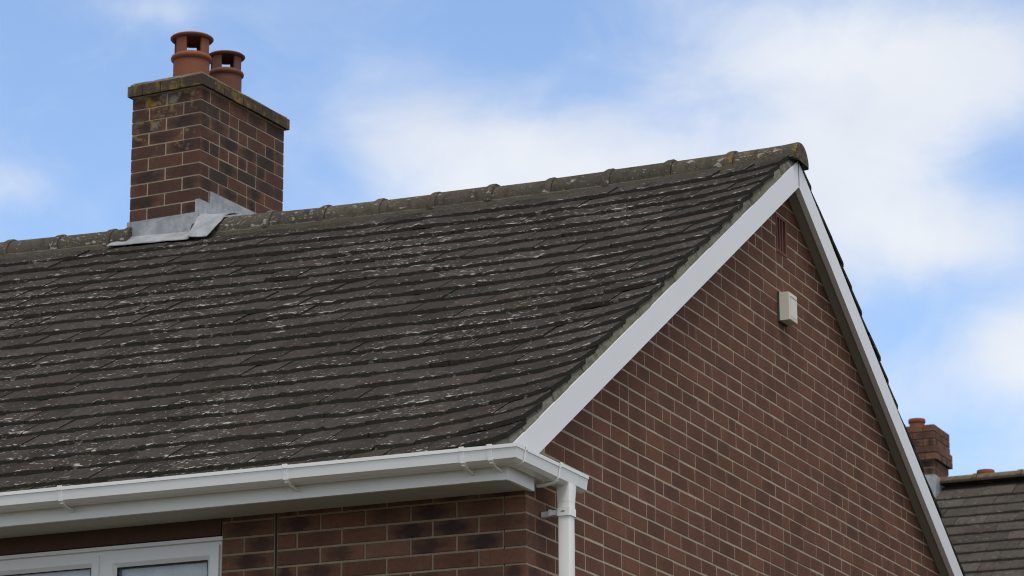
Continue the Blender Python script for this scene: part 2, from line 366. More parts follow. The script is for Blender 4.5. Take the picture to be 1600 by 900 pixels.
WIN_X1, WIN_X0, WIN_Z1, WIN_Z0 = -1.512, -3.40, .240, -.95
JOINT_X = -1.2325
def fill(a, b, first, rand=0.0):
    """lengths of bricks from a to b; returns list of (start, end)"""
    out = []; x = a; k = first
    while x < b-.03:
        w = k if x == a and k else STR
        if x != a and random.random() < rand: w = random.choice((HDR+.005, HDR+.005, .17))
        e = min(x+w, b)
        if b-e < .06: e = b
        out.append((x, e)); x = e
    return out
mw = MB(); mg = MB()          # mortar backings
# gable backing, with the hole of the air brick
VY0, VY1, VZ0, VZ1 = 3.500, 3.676, 2.322, 2.543
top = lambda y: barge_z(y, .10)
gp = [(.006, 0.0), (WY, 0.0), (WY, top(WY)), (LM, top(LM)), (.006, top(.006))]
mid = clip(clip(gp, 1, 0, VY1), -1, 0, -VY0)
for pl in (clip(gp, 1, 0, VY0), clip(gp, -1, 0, -VY1), clip(mid, 0, 1, ZO+VZ0), clip(mid, 0, -1, -ZO-VZ1)):
    mg.prism([(-.0016, y, z) for y, z in pl], (-.10, 0, 0), (.5,.5,.5))
gable = mg.build('gable_wall', M_MORTAR, house); tag(gable, 'red brown brick gable end under white bargeboards')
for a, b, z0, z1 in ((XW, WIN_X0, 0, ZO+.36), (WIN_X1, -.106, 0, ZO+.36), (WIN_X0, WIN_X1, 0, ZO+WIN_Z0), (WIN_X0, WIN_X1, ZO+WIN_Z1+.10, ZO+.36)):
    mw.box(a, b, .005, .105, z0, z1, (.5,.5,.5))
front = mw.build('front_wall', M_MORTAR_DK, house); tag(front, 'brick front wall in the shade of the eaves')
for i in range(-53, 37):
    z0, z1 = i*STR/3+.005, i*STR/3+.070; odd = i % 2 == 1
    # corner brick, seen on both faces
    if z1 < .38:
        lx, ly = (.1025, .220) if odd else (.220, .1025)
        mb = MB(); j = [random.uniform(-.0015, .0015) for _ in range(4)]; c = rnd3()
        if i == 3: c = (.97, .1, .5)
        mb.box(-lx+j[0], j[1], j[2], ly+j[3], ZO+z0, ZO+z1, c)
        cand.append((area_px([(-lx, 0, ZO+z0), (0, 0, ZO+z1), (0, ly, ZO+z0)]), mb, Vector((-lx/2, ly/2, ZO+z0)), MB_FRONT, 'f'))
        # front
        segs = []
        s0 = HDR if odd else STR
        for a, b in fill(s0, -JOINT_X-.004, None): segs.append((a, b))
        e = -WIN_X1 if (z1 > WIN_Z0 and z0 < WIN_Z1+.06) else -XW
        w0 = -JOINT_X+.006
        if e < 5: segs += [(w0, e)] if odd else [(w0, w0+.158), (w0+.158, e)]
        else: segs += fill(w0, e, HDR if odd else None)
        if z1 > WIN_Z0 and z0 < WIN_Z1+.06: segs += fill(-WIN_X0, -XW, HDR if odd else None)
        for a, b in segs:
            ga, gb = a+.005, b-.005
            if b-a < .05: continue
            poly = [(-gb, z0), (-ga, z0), (-ga, z1), (-gb, z1)]
            mb = wall_piece(poly, lambda u, v, d: (u, -d, ZO+v), None, .05, .003, (-gb, -ga, z0, z1), rnd3())
            cand.append((area_px([(-gb, 0, ZO+z0), (-ga, 0, ZO+z1)]), mb, Vector((-(ga+gb)/2, 0, ZO+z0)), MB_FRONT, 'f'))
    # gable
    ymax = WY if z1 < .3 else min(WY, 2*LM)
    s0 = STR if odd else HDR
    rows = fill(s0+random.uniform(-.004, .004), WY, None, .17)
    if z1 > VZ0 and z0 < VZ1:      # leave the opening of the air brick
        r2 = []
        for a, b in rows:
            if b <= VY0 or a >= VY1: r2.append((a, b)); continue
            if a < VY0-.04: r2.append((a, VY0))
            if b > VY1+.04: r2.append((VY1, b))
        rows = r2
    dz = 0
    for a, b in rows:
        ga, gb = a+.0045, b-.0045; dv = random.uniform(-.0015, .0015)
        poly = [(ga, z0+dv), (gb, z0+dv), (gb, z1+dv), (ga, z1+dv)]
        lim = 2.720+.055-SL*LM
        poly = clip(poly, -SL, 1, lim)                    # under the front rake
        if len(poly) > 2: poly = clip(poly, SL, 1, lim+2*SL*LM)
        if len(poly) < 3 or max(p[1] for p in poly)-min(p[1] for p in poly) < .015: continue
        mb = wall_piece(poly, lambda u, v, d: (d, u, ZO+v), None, .03, .0015, (ga, gb, z0, z1), rnd3())
        low = min(p[1]-(2.720-SL*abs(LM-p[0])) for p in poly)
        ar = area_px([(0, p[0], ZO+p[1]) for p in poly]) if low < -.02 else 0
        cand.append((ar, mb, Vector((0, (ga+gb)/2, ZO+z0)), MB_BRICK, 'g'))
cand.sort(key=lambda t: -t[0])
rest = {'f': MB(), 'g': MB()}
for n, (ar, mb, o, mat, key) in enumerate(cand):
    if n < 300 and ar > 0: mb.build('brick', mat, gable if key == 'g' else front, o)
    else: rest[key].add(mb.v, mb.f, mb.uv, (0,0,0)); rest[key].c[-len(mb.c):] = mb.c
ob = rest['g'].build('brickwork', MB_BRICK, gable, kind='stuff'); ob = rest['f'].build('brickwork', MB_FRONT, front, kind='stuff')
mb = MB(); mb.box(JOINT_X-.004, JOINT_X+.004, .001, .02, 0, ZO+.36); mb.build('movement_joint', M_SEAL, front)
mb = MB(); mb.box(WIN_X0-.1, WIN_X1-.004, -.002, .10, ZO+WIN_Z1+.004, ZO+.345); mb.build('lintel', M_LINTEL, front)
# hidden walls of the house
mb = MB(); mb.box(XW, -.10, WY-.1, WY-.01, 0, ZO+.5); mb.box(XW, XW+.1, .12, WY-.12, 0, ZO+.45); mb.build('rear_wall', M_RENDER, house)

# air brick in the gable top
av = empty('air_brick', (0, VY0, ZO+VZ0)); av.parent = house; av.location = Vector((0, VY0, ZO+VZ0))-Vector(house.location)
tag(av, 'terracotta air brick with tall slots near the gable top')
mb = MB(); mb.box(-.10, -.075, VY0+.004, VY1-.004, ZO+VZ0, ZO+VZ1); mb.build('back', M_BLACK, av)
mb = MB(); fr = .017
mb.box(-.035, .003, VY0, VY0+fr, ZO+VZ0, ZO+VZ1); mb.box(-.035, .003, VY1-fr*1.4, VY1, ZO+VZ0, ZO+VZ1)
mb.box(-.034, .0028, VY0+fr, VY1-fr*1.4, ZO+VZ0, ZO+VZ0+fr); mb.box(-.034, .0028, VY0+fr, VY1-fr*1.4, ZO+VZ1-fr, ZO+VZ1); mb.build('frame', M_VENT, av)
inner0, inner1 = VY0+fr, VY1-fr*1.4
for k in range(2):
    yc = inner0+(inner1-inner0)*(k+1)/3; mb = MB(); mb.box(-.030, .001, yc-.008, yc+.008, ZO+VZ0+fr, ZO+VZ1-fr); mb.build('bar', M_VENT, av, (0, yc, ZO+VZ0))

# ------------------------------------------------------------------ window
win = empty('window', (0,0,0)); win.parent = house; win.location = Vector((WIN_X1, .02, ZO+WIN_Z0))-Vector(house.location); tag(win, 'white framed window under the eaves')
def ring(x0, x1, z0, z1, t, y0, y1, tb=None):
    m = MB(); tb = tb or t
    m.box(x0, x1, y0, y1, z1-t, z1); m.box(x0, x1, y0, y1, z0, z0+tb); m.box(x0, x0+t, y0+.0006, y1, z0+tb, z1-t); m.box(x1-t, x1, y0+.0006, y1, z0+tb, z1-t); return m
X0, X1, Z0, Z1 = WIN_X0+.004, WIN_X1-.004, ZO+WIN_Z0+.01, ZO+WIN_Z1-.002
mb = MB(); mb.box(X0-.004, X1+.010, -.004, .09, Z1-.016, Z1); mb.build('head_trim', M_FRAME, win, (X1, 0, Z1))
Z1 -= .0165; fm = ring(X0, X1, Z0, Z1, .032, .018, .085, .05)
MX = -2.152; fm.box(MX-.022, MX+.022, .0186, .085, Z0+.05, Z1-.032); fm.build('outer_frame', M_FRAME, win)
def sash(x0, x1, z0, z1, t, y0):
    # mitred sash with a sloping glazing bead
    m = MB(); b = .018
    O = [(x0, z0), (x1, z0), (x1, z1), (x0, z1)]; I = [(x0+t, z0+t), (x1-t, z0+t), (x1-t, z1-t), (x0+t, z1-t)]; G = [(x0+t+b, z0+t+b), (x1-t-b, z0+t+b), (x1-t-b, z1-t-b), (x0+t+b, z1-t-b)]
    for k in range(4):
        j = (k+1) % 4; P = lambda q, y: (q[0], y, q[1])
        m.add([P(O[k], y0), P(O[j], y0), P(I[j], y0), P(I[k], y0), P(G[j], y0+.016), P(G[k], y0+.016), P(O[k], y0+.05), P(O[j], y0+.05), P(G[j], y0+.05), P(G[k], y0+.05)],
              [(0,1,2,3), (3,2,4,5), (1,0,6,7), (5,4,8,9)])
    return m, (x0+t+b, x1-t-b, z0+t+b, z1-t-b)
for x0, x1, t in ((MX+.016, X1-.012, .046), (X0+.02, MX-.016, .034)):
    m_, (a, b, c0, c1) = sash(x0, x1, Z0+.03, Z1-.018, t, .004 if t > .04 else .014); s_ = m_.build('sash', M_FRAME, win, ((x0+x1)/2, .01, Z0), fix=False)
    mb = ring(a-.004, b+.004, c0-.004, c1+.004, .009, .021 if t > .04 else .031, .034); mb.build('gasket', M_RUBBER, s_)
    mb = MB(); mb.box(a-.003, b+.003, .036, .040, c0-.003, c1+.003); mb.build('pane', M_GLASS, s_)
mb = MB()
for k in range(40):                                    # net curtain in shallow folds
    xa = X0+(X1-X0)*k/40; xb = X0+(X1-X0)*(k+1)/40; ya = .075+.008*math.sin(k*1.9); yb = .075+.008*math.sin((k+1)*1.9)
    mb.add([(xa, ya, Z0), (xb, yb, Z0), (xb, yb, Z1), (xa, ya, Z1)], [(0,1,2,3)])
mb.build('curtain', M_CURTAIN, win, smooth=True)

# ------------------------------------------------------------------ eaves: fascia, soffit, box end
FY = -.312; FB = ZO+.309; ST = ZO+.322
mb = MB(); mb.box(XW, .049, FY, FY+.018, FB, ZO+.44); mb.build('fascia', M_FASCIA, house)
mb = MB(); mb.box(.007, .0515, FY-.002, FY+.02, FB-.002, ZO+.438); mb.build('corner_trim', M_FASCIA, house)
mb = MB(); mb.box(.034, .052, FY+.0185, -.022, FB, ZO+.438); mb.build('box_end', M_FASCIA, house)
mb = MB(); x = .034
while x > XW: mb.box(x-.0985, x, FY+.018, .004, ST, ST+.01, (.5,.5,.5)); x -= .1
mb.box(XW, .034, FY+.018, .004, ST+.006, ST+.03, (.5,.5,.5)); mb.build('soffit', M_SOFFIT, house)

# ------------------------------------------------------------------ gable bargeboards and their soffit
BX0, BX1 = .063, .095
def barge(side):
    bot, tp = 0.0, .155; y_e = -.41 if side < 0 else WY+.45
    pts = [(LM, 2.720+bot), (LM, 2.720+tp), (y_e, 2.720+tp-SL*abs(LM-y_e)), (y_e, 2.720+bot-SL*abs(LM-y_e))]
    if side < 0: pts = clip(pts, 0, -1, -.441)
    return pts
for side in (-1, 1):
    pts = barge(side); off = .0008*side
    mb = MB(); mb.prism([(BX1, p[0]+off, ZO+p[1]) for p in pts], (-(BX1-BX0), 0, 0)); mb.build('bargeboard', M_BARGE, house)
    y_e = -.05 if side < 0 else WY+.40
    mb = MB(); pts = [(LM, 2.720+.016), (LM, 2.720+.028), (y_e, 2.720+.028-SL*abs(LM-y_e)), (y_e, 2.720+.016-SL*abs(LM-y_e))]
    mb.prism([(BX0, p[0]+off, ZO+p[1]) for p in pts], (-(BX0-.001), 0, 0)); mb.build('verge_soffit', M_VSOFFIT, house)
mb = MB(); mb.box(BX1, BX1+.002, LM-.003, LM+.003, ZO+2.725, ZO+2.868); mb.build('bargeboard_joint', M_GASKET, house)

# ------------------------------------------------------------------ roof
mb = MB()
for sgn in (-1, 1):
    xs = [XW, -5, -3, -2, -1.4, -.4, -.02]; ys_ = [.03, 1.0, 2.2, LM] if sgn < 0 else [LM, 4.7, 5.9, WY-.03]
    V = []; F = []; ny = len(ys_)
    for x in xs:
        for y in ys_: V.append((x, y, surf(x, y)-.075))
    for x in xs:
        for y in ys_: V.append((x, y, surf(x, y)-.10))
    o = len(xs)*ny
    for i in range(len(xs)-1):
        for j in range(ny-1):
            q = (i*ny+j, (i+1)*ny+j, (i+1)*ny+j+1, i*ny+j+1); F += [q, tuple(a+o for a in reversed(q))]
    mb.add(V, F)
roof = mb.build('roof', M_WOOD, house); tag(roof, 'weathered dark grey tiled roof speckled with pale lichen')
GA, L0, NC, TW = .1705, -.395, 24, .2065
XV = .086                                              # verge
def tile(xa, xb, le, gauge, side, thick=.025, ln=.235):
    """one flat tile; xa<xb, le lower edge (y on the front slope)"""
    mb = MB(); nx = 9; ds = (0, .010, .10, ln); V = []; lift = random.uniform(-.002, .0035); tw = random.gauss(0, .0022); sk = random.gauss(0, .003)
    if random.random() < .09: lift += random.uniform(.002, .007)
    chipL = random.random() < .14; chipR = random.random() < .14
    P = [random.gauss(0, .0026) for _ in range(nx+1)]
    if random.random() < .10:
        k = random.randrange(nx+1); P[k] += random.uniform(.006, .018)
    if chipL: P[0] += random.uniform(.005, .016)
    if chipR: P[-1] += random.uniform(.005, .016)
    hj = [random.gauss(0, .0014) for _ in range(nx+1)]
    for lay in (0, 1):
        for k, d in enumerate(ds):
            for i in range(nx+1):
                t = i/nx; x = xa+(xb-xa)*t; dd = d+(P[i] if k < 2 else 0)+sk*(t-.5)*2
                y = le+dd*.855
                h = lift+tw*(t-.5)*2-.104*d*(1+lift*6)+(hj[i] if k < 3 else 0)-(.0028 if k == 0 else 0)+.0016*math.sin(t*math.pi)
                if lay: h -= thick+(-.0028 if k == 0 else 0)
                yy = y if side < 0 else 2*LM-y
                V.append((x, yy, surf(x, yy)+h))
    m = nx+1; o = m*len(ds); F = []; U = []
    for k in range(len(ds)-1):
        for i in range(nx): F.append((k*m+i, k*m+i+1, (k+1)*m+i+1, (k+1)*m+i)); U.append([(i/nx, ds[k]/.25), ((i+1)/nx, ds[k]/.25), ((i+1)/nx, ds[k+1]/.25), (i/nx, ds[k+1]/.25)])
    for i in range(nx): F.append((i, o+i, o+i+1, i+1))
    for k in range(len(ds)-1):
        F.append((k*m, (k+1)*m, o+(k+1)*m, o+k*m)); F.append((k*m+nx, o+k*m+nx, o+(k+1)*m+nx, (k+1)*m+nx))
    F.append((o, o+nx, o+(len(ds)-1)*m+nx, o+(len(ds)-1)*m))
    U += [[(.5, .9)]*4]*(len(F)-len(U)); mb.add(V, F, U, rnd3()); return mb
CHX0, CHX1, CHY0, CHY1 = -4.24, -3.74, 3.565, 4.55   # chimney footprint
tiles = []
for side in (-1, 1):
    for j in range(NC):
        le = L0+GA*j+random.uniform(-.003, .003)
        x = XV+random.uniform(-.008, .006); wv = TW*1.5 if j % 2 else TW
        n = 0
        while x > XW+.2 and not (side > 0 and x < -2.2):
            w = (wv if n == 0 else TW)+random.uniform(-.004, .004); xa, xb = x-w+.0013, x-.0013
            ln = .25 if le < LM-.3 else max(.05, (LM-.02-le)/.855)
            yc = le+.08
            if not (xa > CHX0-.0 and xb < CHX1 and le > CHY0-.02):
                mb = tile(xa, xb, le+random.gauss(0, .0022), GA, side, ln=ln)
                yy = yc if side < 0 else 2*LM-yc
                ar = area_px([(xa, le, surf(xa, le)), (xb, le+GA, surf(xb, le+GA))]) if side < 0 else 0
                cx = project(((xa+xb)/2, le, surf((xa+xb)/2, le)))
                if side < 0 and (j == 0 or cx[1] > 760): ar *= .2
                tiles.append((ar, mb, Vector(((xa+xb)/2, le if side < 0 else 2*LM-le, surf((xa+xb)/2, le)))))
            x -= w; n += 1
tiles.sort(key=lambda t: -t[0]); rest_t = MB()
for n, (ar, mb, o) in enumerate(tiles):
    if n < 300: mb.build('roof_tile', M_TILE, roof, o)
    else: rest_t.add(mb.v, mb.f, mb.uv, mb.c[0])
ob = rest_t.build('tiling', M_TILE, roof, kind='stuff')
# verge mortar bedded under the edge tiles, one lump per course
mb = MB()
for side in (-1, 1):
    for j in range(NC):
        ya, yb = L0+GA*j+.006, L0+GA*(j+1)+.004; ya = max(ya, -.405)
        for (xa, xb) in ((-.02, .0925+random.uniform(-.003, .002)),):
            V = []
            for q, yv in enumerate((ya, yb)):
                yy = yv if side < 0 else 2*LM-yv
                dd = (.024+.0015*random.random() if q == 0 else .026+.11*GA); tz = surf(.09, yy)-dd; tza = surf(xa, yy)-dd-.004; tzb = surf(xb, yy)-dd; bz = barge_z(yy, .1558)-.0
                if bz > tz-.006: bz = tz-.006
                V += [(xa, yy, tza), (.072+.006*random.random(), yy, surf(.075, yy)-dd+.002), (xb-.001-.003*random.random(), yy, bz), (xa, yy, min(bz, tza-.006))]
            mb.add(V, [(0,1,2,3), (7,6,5,4), (0,4,5,1), (1,5,6,2), (2,6,7,3), (3,7,4,0)])
mb.build('verge_mortar', M_VERGE, roof)
# ridge tiles: half rounds with a collar at each joint
RR = .111
joints = [.122]
while joints[-1] > XW+.5: joints.append(joints[-1]-.372+random.uniform(-.006, .006))
def ridge_z(x): return ZO+2.958-RR+dz_ridge(x)
for k in range(len(joints)-1):
    xb, xa = joints[k], joints[k+1]
    if xa > CHX0-.02 and xb < CHX1+.03: continue
    if xb > CHX1 and xa < CHX1-.03: xa = CHX1-.03
    if xa < CHX0 and xb > CHX0+.03: xb = CHX0+.03
    mb = MB(); na = 14; secs = []
    stt = [(xa+.001, RR), (xa+.012, RR+.001), (xb-.062, RR), (xb-.052, RR+.005), (xb-.036, RR+.0105), (xb-.012, RR+.0115), (xb-.003, RR+.007), (xb-.002, RR-.016)]
    if k == 0: stt = [(xa+.001, RR), (xb-.10, RR), (xb-.012, RR+.002), (xb-.003, RR-.004), (xb, RR-.02)]
    tip = random.gauss(0, .002)
    for x, r in stt:
        sec = []
        for i in range(na+1):
            a = math.pi*i/na; a = -.10+a*(math.pi+.20)/math.pi
            jz = random.gauss(0, .0006)
            sec.append((x, LM-(r+jz)*math.cos(a)*1.06, ridge_z(x)+tip+(r+jz)*math.sin(a)))
        secs.append(sec)
    n = na+1; V = [p for q in secs for p in q]; F = []
    for q in range(len(secs)-1):
        for i in range(na): F.append((q*n+i, q*n+i+1, (q+1)*n+i+1, (q+1)*n+i))
    F.append(tuple(range(n-1, -1, -1))); F.append(tuple(range((len(secs)-1)*n, len(secs)*n)))
    mb.add(V, F, None, rnd3()); mb.build('ridge_tile', M_RIDGE, roof, ((xa+xb)/2, LM, ridge_z(xa)), smooth=True)
for a, b in ((XW, CHX0+.02), (CHX1-.02, .110)):        # pointing under the ridge tiles
    mb = MB(); n = int((b-a)/.05); 
    for sgn in (-1, 1):
        secs = []
        for i in range(n+1):
            x = a+(b-a)*i/n; w = RR*1.06+.014+random.uniform(-.006, .007); y = LM+sgn*w; zb = surf(x, y)-.03
            secs.append([(x, LM+sgn*.05, zb), (x, y, zb), (x, y-sgn*.004, surf(x, y)+.008+random.uniform(-.003, .004)), (x, LM+sgn*(RR*.97), ridge_z(x)+.006+random.uniform(-.003, .003)), (x, LM+sgn*.05, ridge_z(x)+.012)])
        mb.sweep(secs)
    mb.build('ridge_mortar', M_RMORT, roof, smooth=False)

# ------------------------------------------------------------------ gutter, downpipe
GX0, GY0, GZ = .054, -.3135, ZO+.364; KA, KB = 1.185, .965
PROF = [(0, .070), (.004, .006), (.012, 0), (.066, .0), (.088, .012), (.0945, .054), (.0985, .056), (.0995, .071), (.094, .0715), (.0925, .060), (.084, .016), (.064, .004), (.014, .004), (.008, .010), (.004, .070)]
gut = MB()
def gsec(kind, t, grow=0.0):
    out = []
    for o, z in PROF:
        if kind == 'A': out.append((t, GY0-o*KA, GZ+z+fall(t)))
        elif kind == 'M': out.append((GX0+o*KB, GY0-o*KA, GZ+z))
        else: out.append((GX0+o*KB, t, GZ+z))
    return out
def fall(x): return .008*min(1, max(0, -x/3.0))
gut.sweep([gsec('A', XW), gsec('A', -4), gsec('A', -2), gsec('A', 0), gsec('M', 0), gsec('B', .30)])
gutter = gut.build('gutter', M_PVC, house); tag(gutter, 'white plastic gutter turning the corner to the downpipe')
def band(kind, t, w=.022, g_=.0045, arm=True):
    outer = [(o, z) for o, z in PROF[:9]]
    m = MB(); secs = []
    cxo = .05
    prof = []
    for o, z in outer: prof.append((o+(g_ if o > .04 else -.0), z-(g_ if z < .03 else 0)+(g_ if z > .065 else 0)))
    inn = [(o-(.001 if o > .04 else -.001), z+.001) for o, z in reversed(outer)]
    allp = prof+inn
    for d in (-w/2, w/2):
        if kind == 'A': secs.append([(t+d, GY0-o*KA, GZ+z+fall(t)) for o, z in allp])
        else: secs.append([(GX0+o, t+d, GZ+z) for o, z in allp])
    m.sweep(secs)
    if arm:      # curved arm under the channel back to the board
        q = [(.085, -.004), (.06, -.016), (.02, -.024), (-.018, -.026), (-.018, -.012), (.02, -.012), (.06, -.006), (.08, .004)]
        if kind == 'A': m.sweep([[(t+d, GY0-max(o, 0)*KA, GZ+z+fall(t)) for o, z in q] for d in (-w*.38, w*.38)])
        else: m.sweep([[(GX0+o, t+d, GZ+z) for o, z in q] for d in (-w*.38, w*.38)])
    return m
for x in (-8.2, -7.0, -5.8, -4.6, -3.3, -2.112, -.961, -.109, .022): band('A', x).build('gutter_bracket', M_PVC, gutter, (x, GY0, GZ))
for y, w in ((-.335, .016), (.045, .022)): band('B', y, w, arm=(y > 0)).build('gutter_bracket', M_PVC, gutter, (GX0, y, GZ))
# outlet section and stop end (slightly larger fitting)
m = MB(); bigger = [(o*1.03-.001, z-.003 if z < .03 else z+.003) for o, z in PROF[:8]]
m.sweep([[(GX0+o, y, GZ+z) for o, z in bigger+[(.004, .066)]] for y in (.062, .268)]); m.build('outlet', M_PVC, gutter)
m = MB(); m.sweep([[(GX0+o*1.05-.002, y, GZ+z*1.07-.003) for o, z in PROF[:8]+[(.003, .066)]] for y in (.252, .268)]); m.sweep([[(GX0+o, y, GZ+z) for o, z in bigger+[(.004, .066)]] for y in (.27, .352)]); m.build('stop_end', M_PVC, gutter)
pipe = empty('downpipe', (0,0,0)); pipe.parent = house; pipe.location = Vector((.116, .18, 0))-Vector(house.location); tag(pipe, 'square white downpipe at the house corner')
PX0, PX1, PY0, PY1 = .088, .145, .150, .209
def rbox(x0, x1, y0, y1, z0, z1, r=.006, top=None):
    m = MB(); secs = []
    for z, (a, b, c, d) in ((z0, (x0, x1, y0, y1)), (z1, top or (x0, x1, y0, y1))):
        s = []
        for cx, cy, a0 in ((b-r, d-r, 0), (a+r, d-r, 90), (a+r, c+r, 180), (b-r, c+r, 270)):
            for k in range(4): an = R(a0+30*k); s.append((cx+r*math.cos(an), cy+r*math.sin(an), z))
        secs.append(s)
    m.sweep(secs); return m
rbox(PX0, PX1, PY0, PY1, .1, ZO+.290).build('pipe', M_PVC, pipe, (PX0, PY0, 2), smooth=True)
rbox(PX0-.003, PX1+.003, PY0-.003, PY1+.003, ZO+.288, ZO+.368, top=(PX0-.007, PX1+.004, PY0-.004, PY1+.014)).build('spigot', M_PVC, pipe, smooth=True)
rbox(PX0-.0025, PX1+.0025, PY0-.0025, PY1+.0025, ZO+.262, ZO+.2885).build('collar', M_PVC, pipe, smooth=True)
for zc in (ZO+.243, ZO-1.6):
    m = rbox(PX0-.006, PX1+.006, PY0-.006, PY1+.006, zc-.017, zc+.017, .008)
    m.box(.0, .09, PY0+.02, PY1-.02, zc-.012, zc+.012); m.box(.052, .085, PY0+.002, PY0+.018, zc-.010, zc+.011); m.box(.044, .056, PY0-.002, PY0+.019, zc-.013, zc+.015)
    cl = m.build('pipe_clip', M_PVC, pipe, (PX0, PY0, zc)); m = MB(); m.box(.106, .124, PY0-.0072, PY0-.0062, zc+.001, zc+.005); m.build('moulded_mark', M_GASKET, cl)

# ------------------------------------------------------------------ chimney
CC = Vector((-3.733, 3.5645)); CROT = -.0571; CW, CD, CP = .5077, .9793, .0814; CZB = ZO+3.762
fx = Vector((-math.cos(CROT), -math.sin(CROT))); fy = Vector((-math.sin(CROT), math.cos(CROT)))
def cpt(a, b, z): return (CC.x+fx.x*a+fy.x*b, CC.y+fx.y*a+fy.y*b, z)
def cbox(m, a0, a1, b0, b1, z0, z1, c=None):
    V = [cpt(a0,b0,z0), cpt(a1,b0,z0), cpt(a1,b1,z0), cpt(a0,b1,z0), cpt(a0,b0,z1), cpt(a1,b0,z1), cpt(a1,b1,z1), cpt(a0,b1,z1)]
    la, lb = 1.0, 1.0; q = [(0,0),(1,0),(1,1),(0,1)]
    m.add(V, [(3,2,1,0),(4,5,6,7),(0,1,5,4),(1,2,6,5),(2,3,7,6),(3,0,4,7)], [q]*6, c or rnd3())
mb = MB(); cbox(mb, .003, CW-.003, .003, CD-.003, ZO+2.35, CZB+CP-.001, (.5,.5,.5)); chim = mb.build('chimney', M_MORTAR_CH, house); tag(chim, 'brick chimney stack with lichen on its cap and two terracotta pots')
def cbrick(a0, a1, b0, b1, z0, z1, c=None, mat=None):
    m = MB(); e = .0; j = lambda s: random.uniform(-s, s)
    cbox(m, a0+j(.0012), a1+j(.0012), b0+j(.0012), b1+j(.0012), z0+j(.0012), z1+j(.0012), c)
    m.build('chimney_brick', mat or MB_CHIM, chim, cpt((a0+a1)/2, (b0+b1)/2, z0))
uw, ud = CW/4, CD/9
for i in range(-1, 12):
    zt = CZB-CP*i; z0, z1 = zt+.005-CP*0, zt+CP-.005       # course above bed joint i
    if z1 < ZO+2.72: continue
    odd = i % 2 == 0
    jf, jd = .005, .005
    fr = [2, 2] if odd else ([1, 2, 1] if random.random() < .75 else [1, 1, 1, 1]); sd = [1, 2, 2, 2, 2] if odd else [2, 2, 2, 2, 1]
    if i == -1: z1 -= .001
    # corner
    cbrick(0, fr[0]*uw-jf, 0, sd[0]*ud-jd, z0, z1)
    a = fr[0]*uw
    for k, n in enumerate(fr[1:]):
        last = k == len(fr)-2
        cbrick(a+jf, a+n*uw-(0 if last else jf), 0, (ud if not last else (ud*2 if n == 1 else ud))-jd, z0, z1); a += n*uw
    b = sd[0]*ud
    for k, n in enumerate(sd[1:]):
        last = k == len(sd)-2
        parts = [n] if n == 1 or random.random() < .8 else [1, 1]
        for q in parts:
            cbrick(0, uw-.01, b+jd, b+q*ud-(0 if last else jd), z0, z1); b += q*ud
    # rear and left faces, not in view from here
cap = CZB+CP; OH = .027
mb = MB(); cbox(mb, -.004, CW+.004, -.004, CD+.004, cap-.0005, cap+.008, (.5,.5,.5)); mb.build('cap_bed', M_MORTAR_CH, chim)
pos_a = [0, .30, .56, .80, 1.0]; zc0, zc1 = cap+.006, cap+.074
for k in range(4): cbrick(-OH+(CW+2*OH)*pos_a[k]+.003, -OH+(CW+2*OH)*pos_a[k+1]-.003, -OH, .10, zc0, zc1, rnd3(), MB_CAP)
nb = 8
for k in range(nb): cbrick(-OH, .10, .106+(CD+OH-.106)*k/nb+.003, .106+(CD+OH-.106)*(k+1)/nb-.003, zc0, zc1, None, MB_CAP)
for k in range(nb): cbrick(CW-.10, CW+OH, .106+(CD+OH-.106)*k/nb+.003, .106+(CD+OH-.106)*(k+1)/nb-.003, zc0, zc1, None, MB_CAP)
def lichen_mortar():
    M = Mat('flaunching'); c = M.mix(M.step(M.noise(10, 5, .7), .35, .65), (.12, .105, .085), (.23, .21, .175)); c = M.mix(M.math('MULTIPLY', M.step(M.noise(14, 5, .7), .54, .66), .8), c, (.27, .17, .03))
    M.bump(M.noise(50, 5, .7), .012); return M.done(c, .95, .1)
mb = MB(); secs = []
for ins, z in ((-.020, zc0+.05), (-.012, zc1+.016), (.0, zc1+.022), (.10, zc1+.045), (.16, zc1+.050)):
    n = 9; s = []
    for (a0, b0, a1, b1) in ((ins, ins, CW-ins, ins), (CW-ins, ins, CW-ins, CD-ins), (CW-ins, CD-ins, ins, CD-ins), (ins, CD-ins, ins, ins)):
        for k in range(n):
            t = k/n; s.append(cpt(a0+(a1-a0)*t+random.gauss(0, .0025), b0+(b1-b0)*t+random.gauss(0, .0025), z+random.gauss(0, .003)))
    secs.append(s)
mb.sweep(secs); mb.build('flaunching', lichen_mortar(), chim)
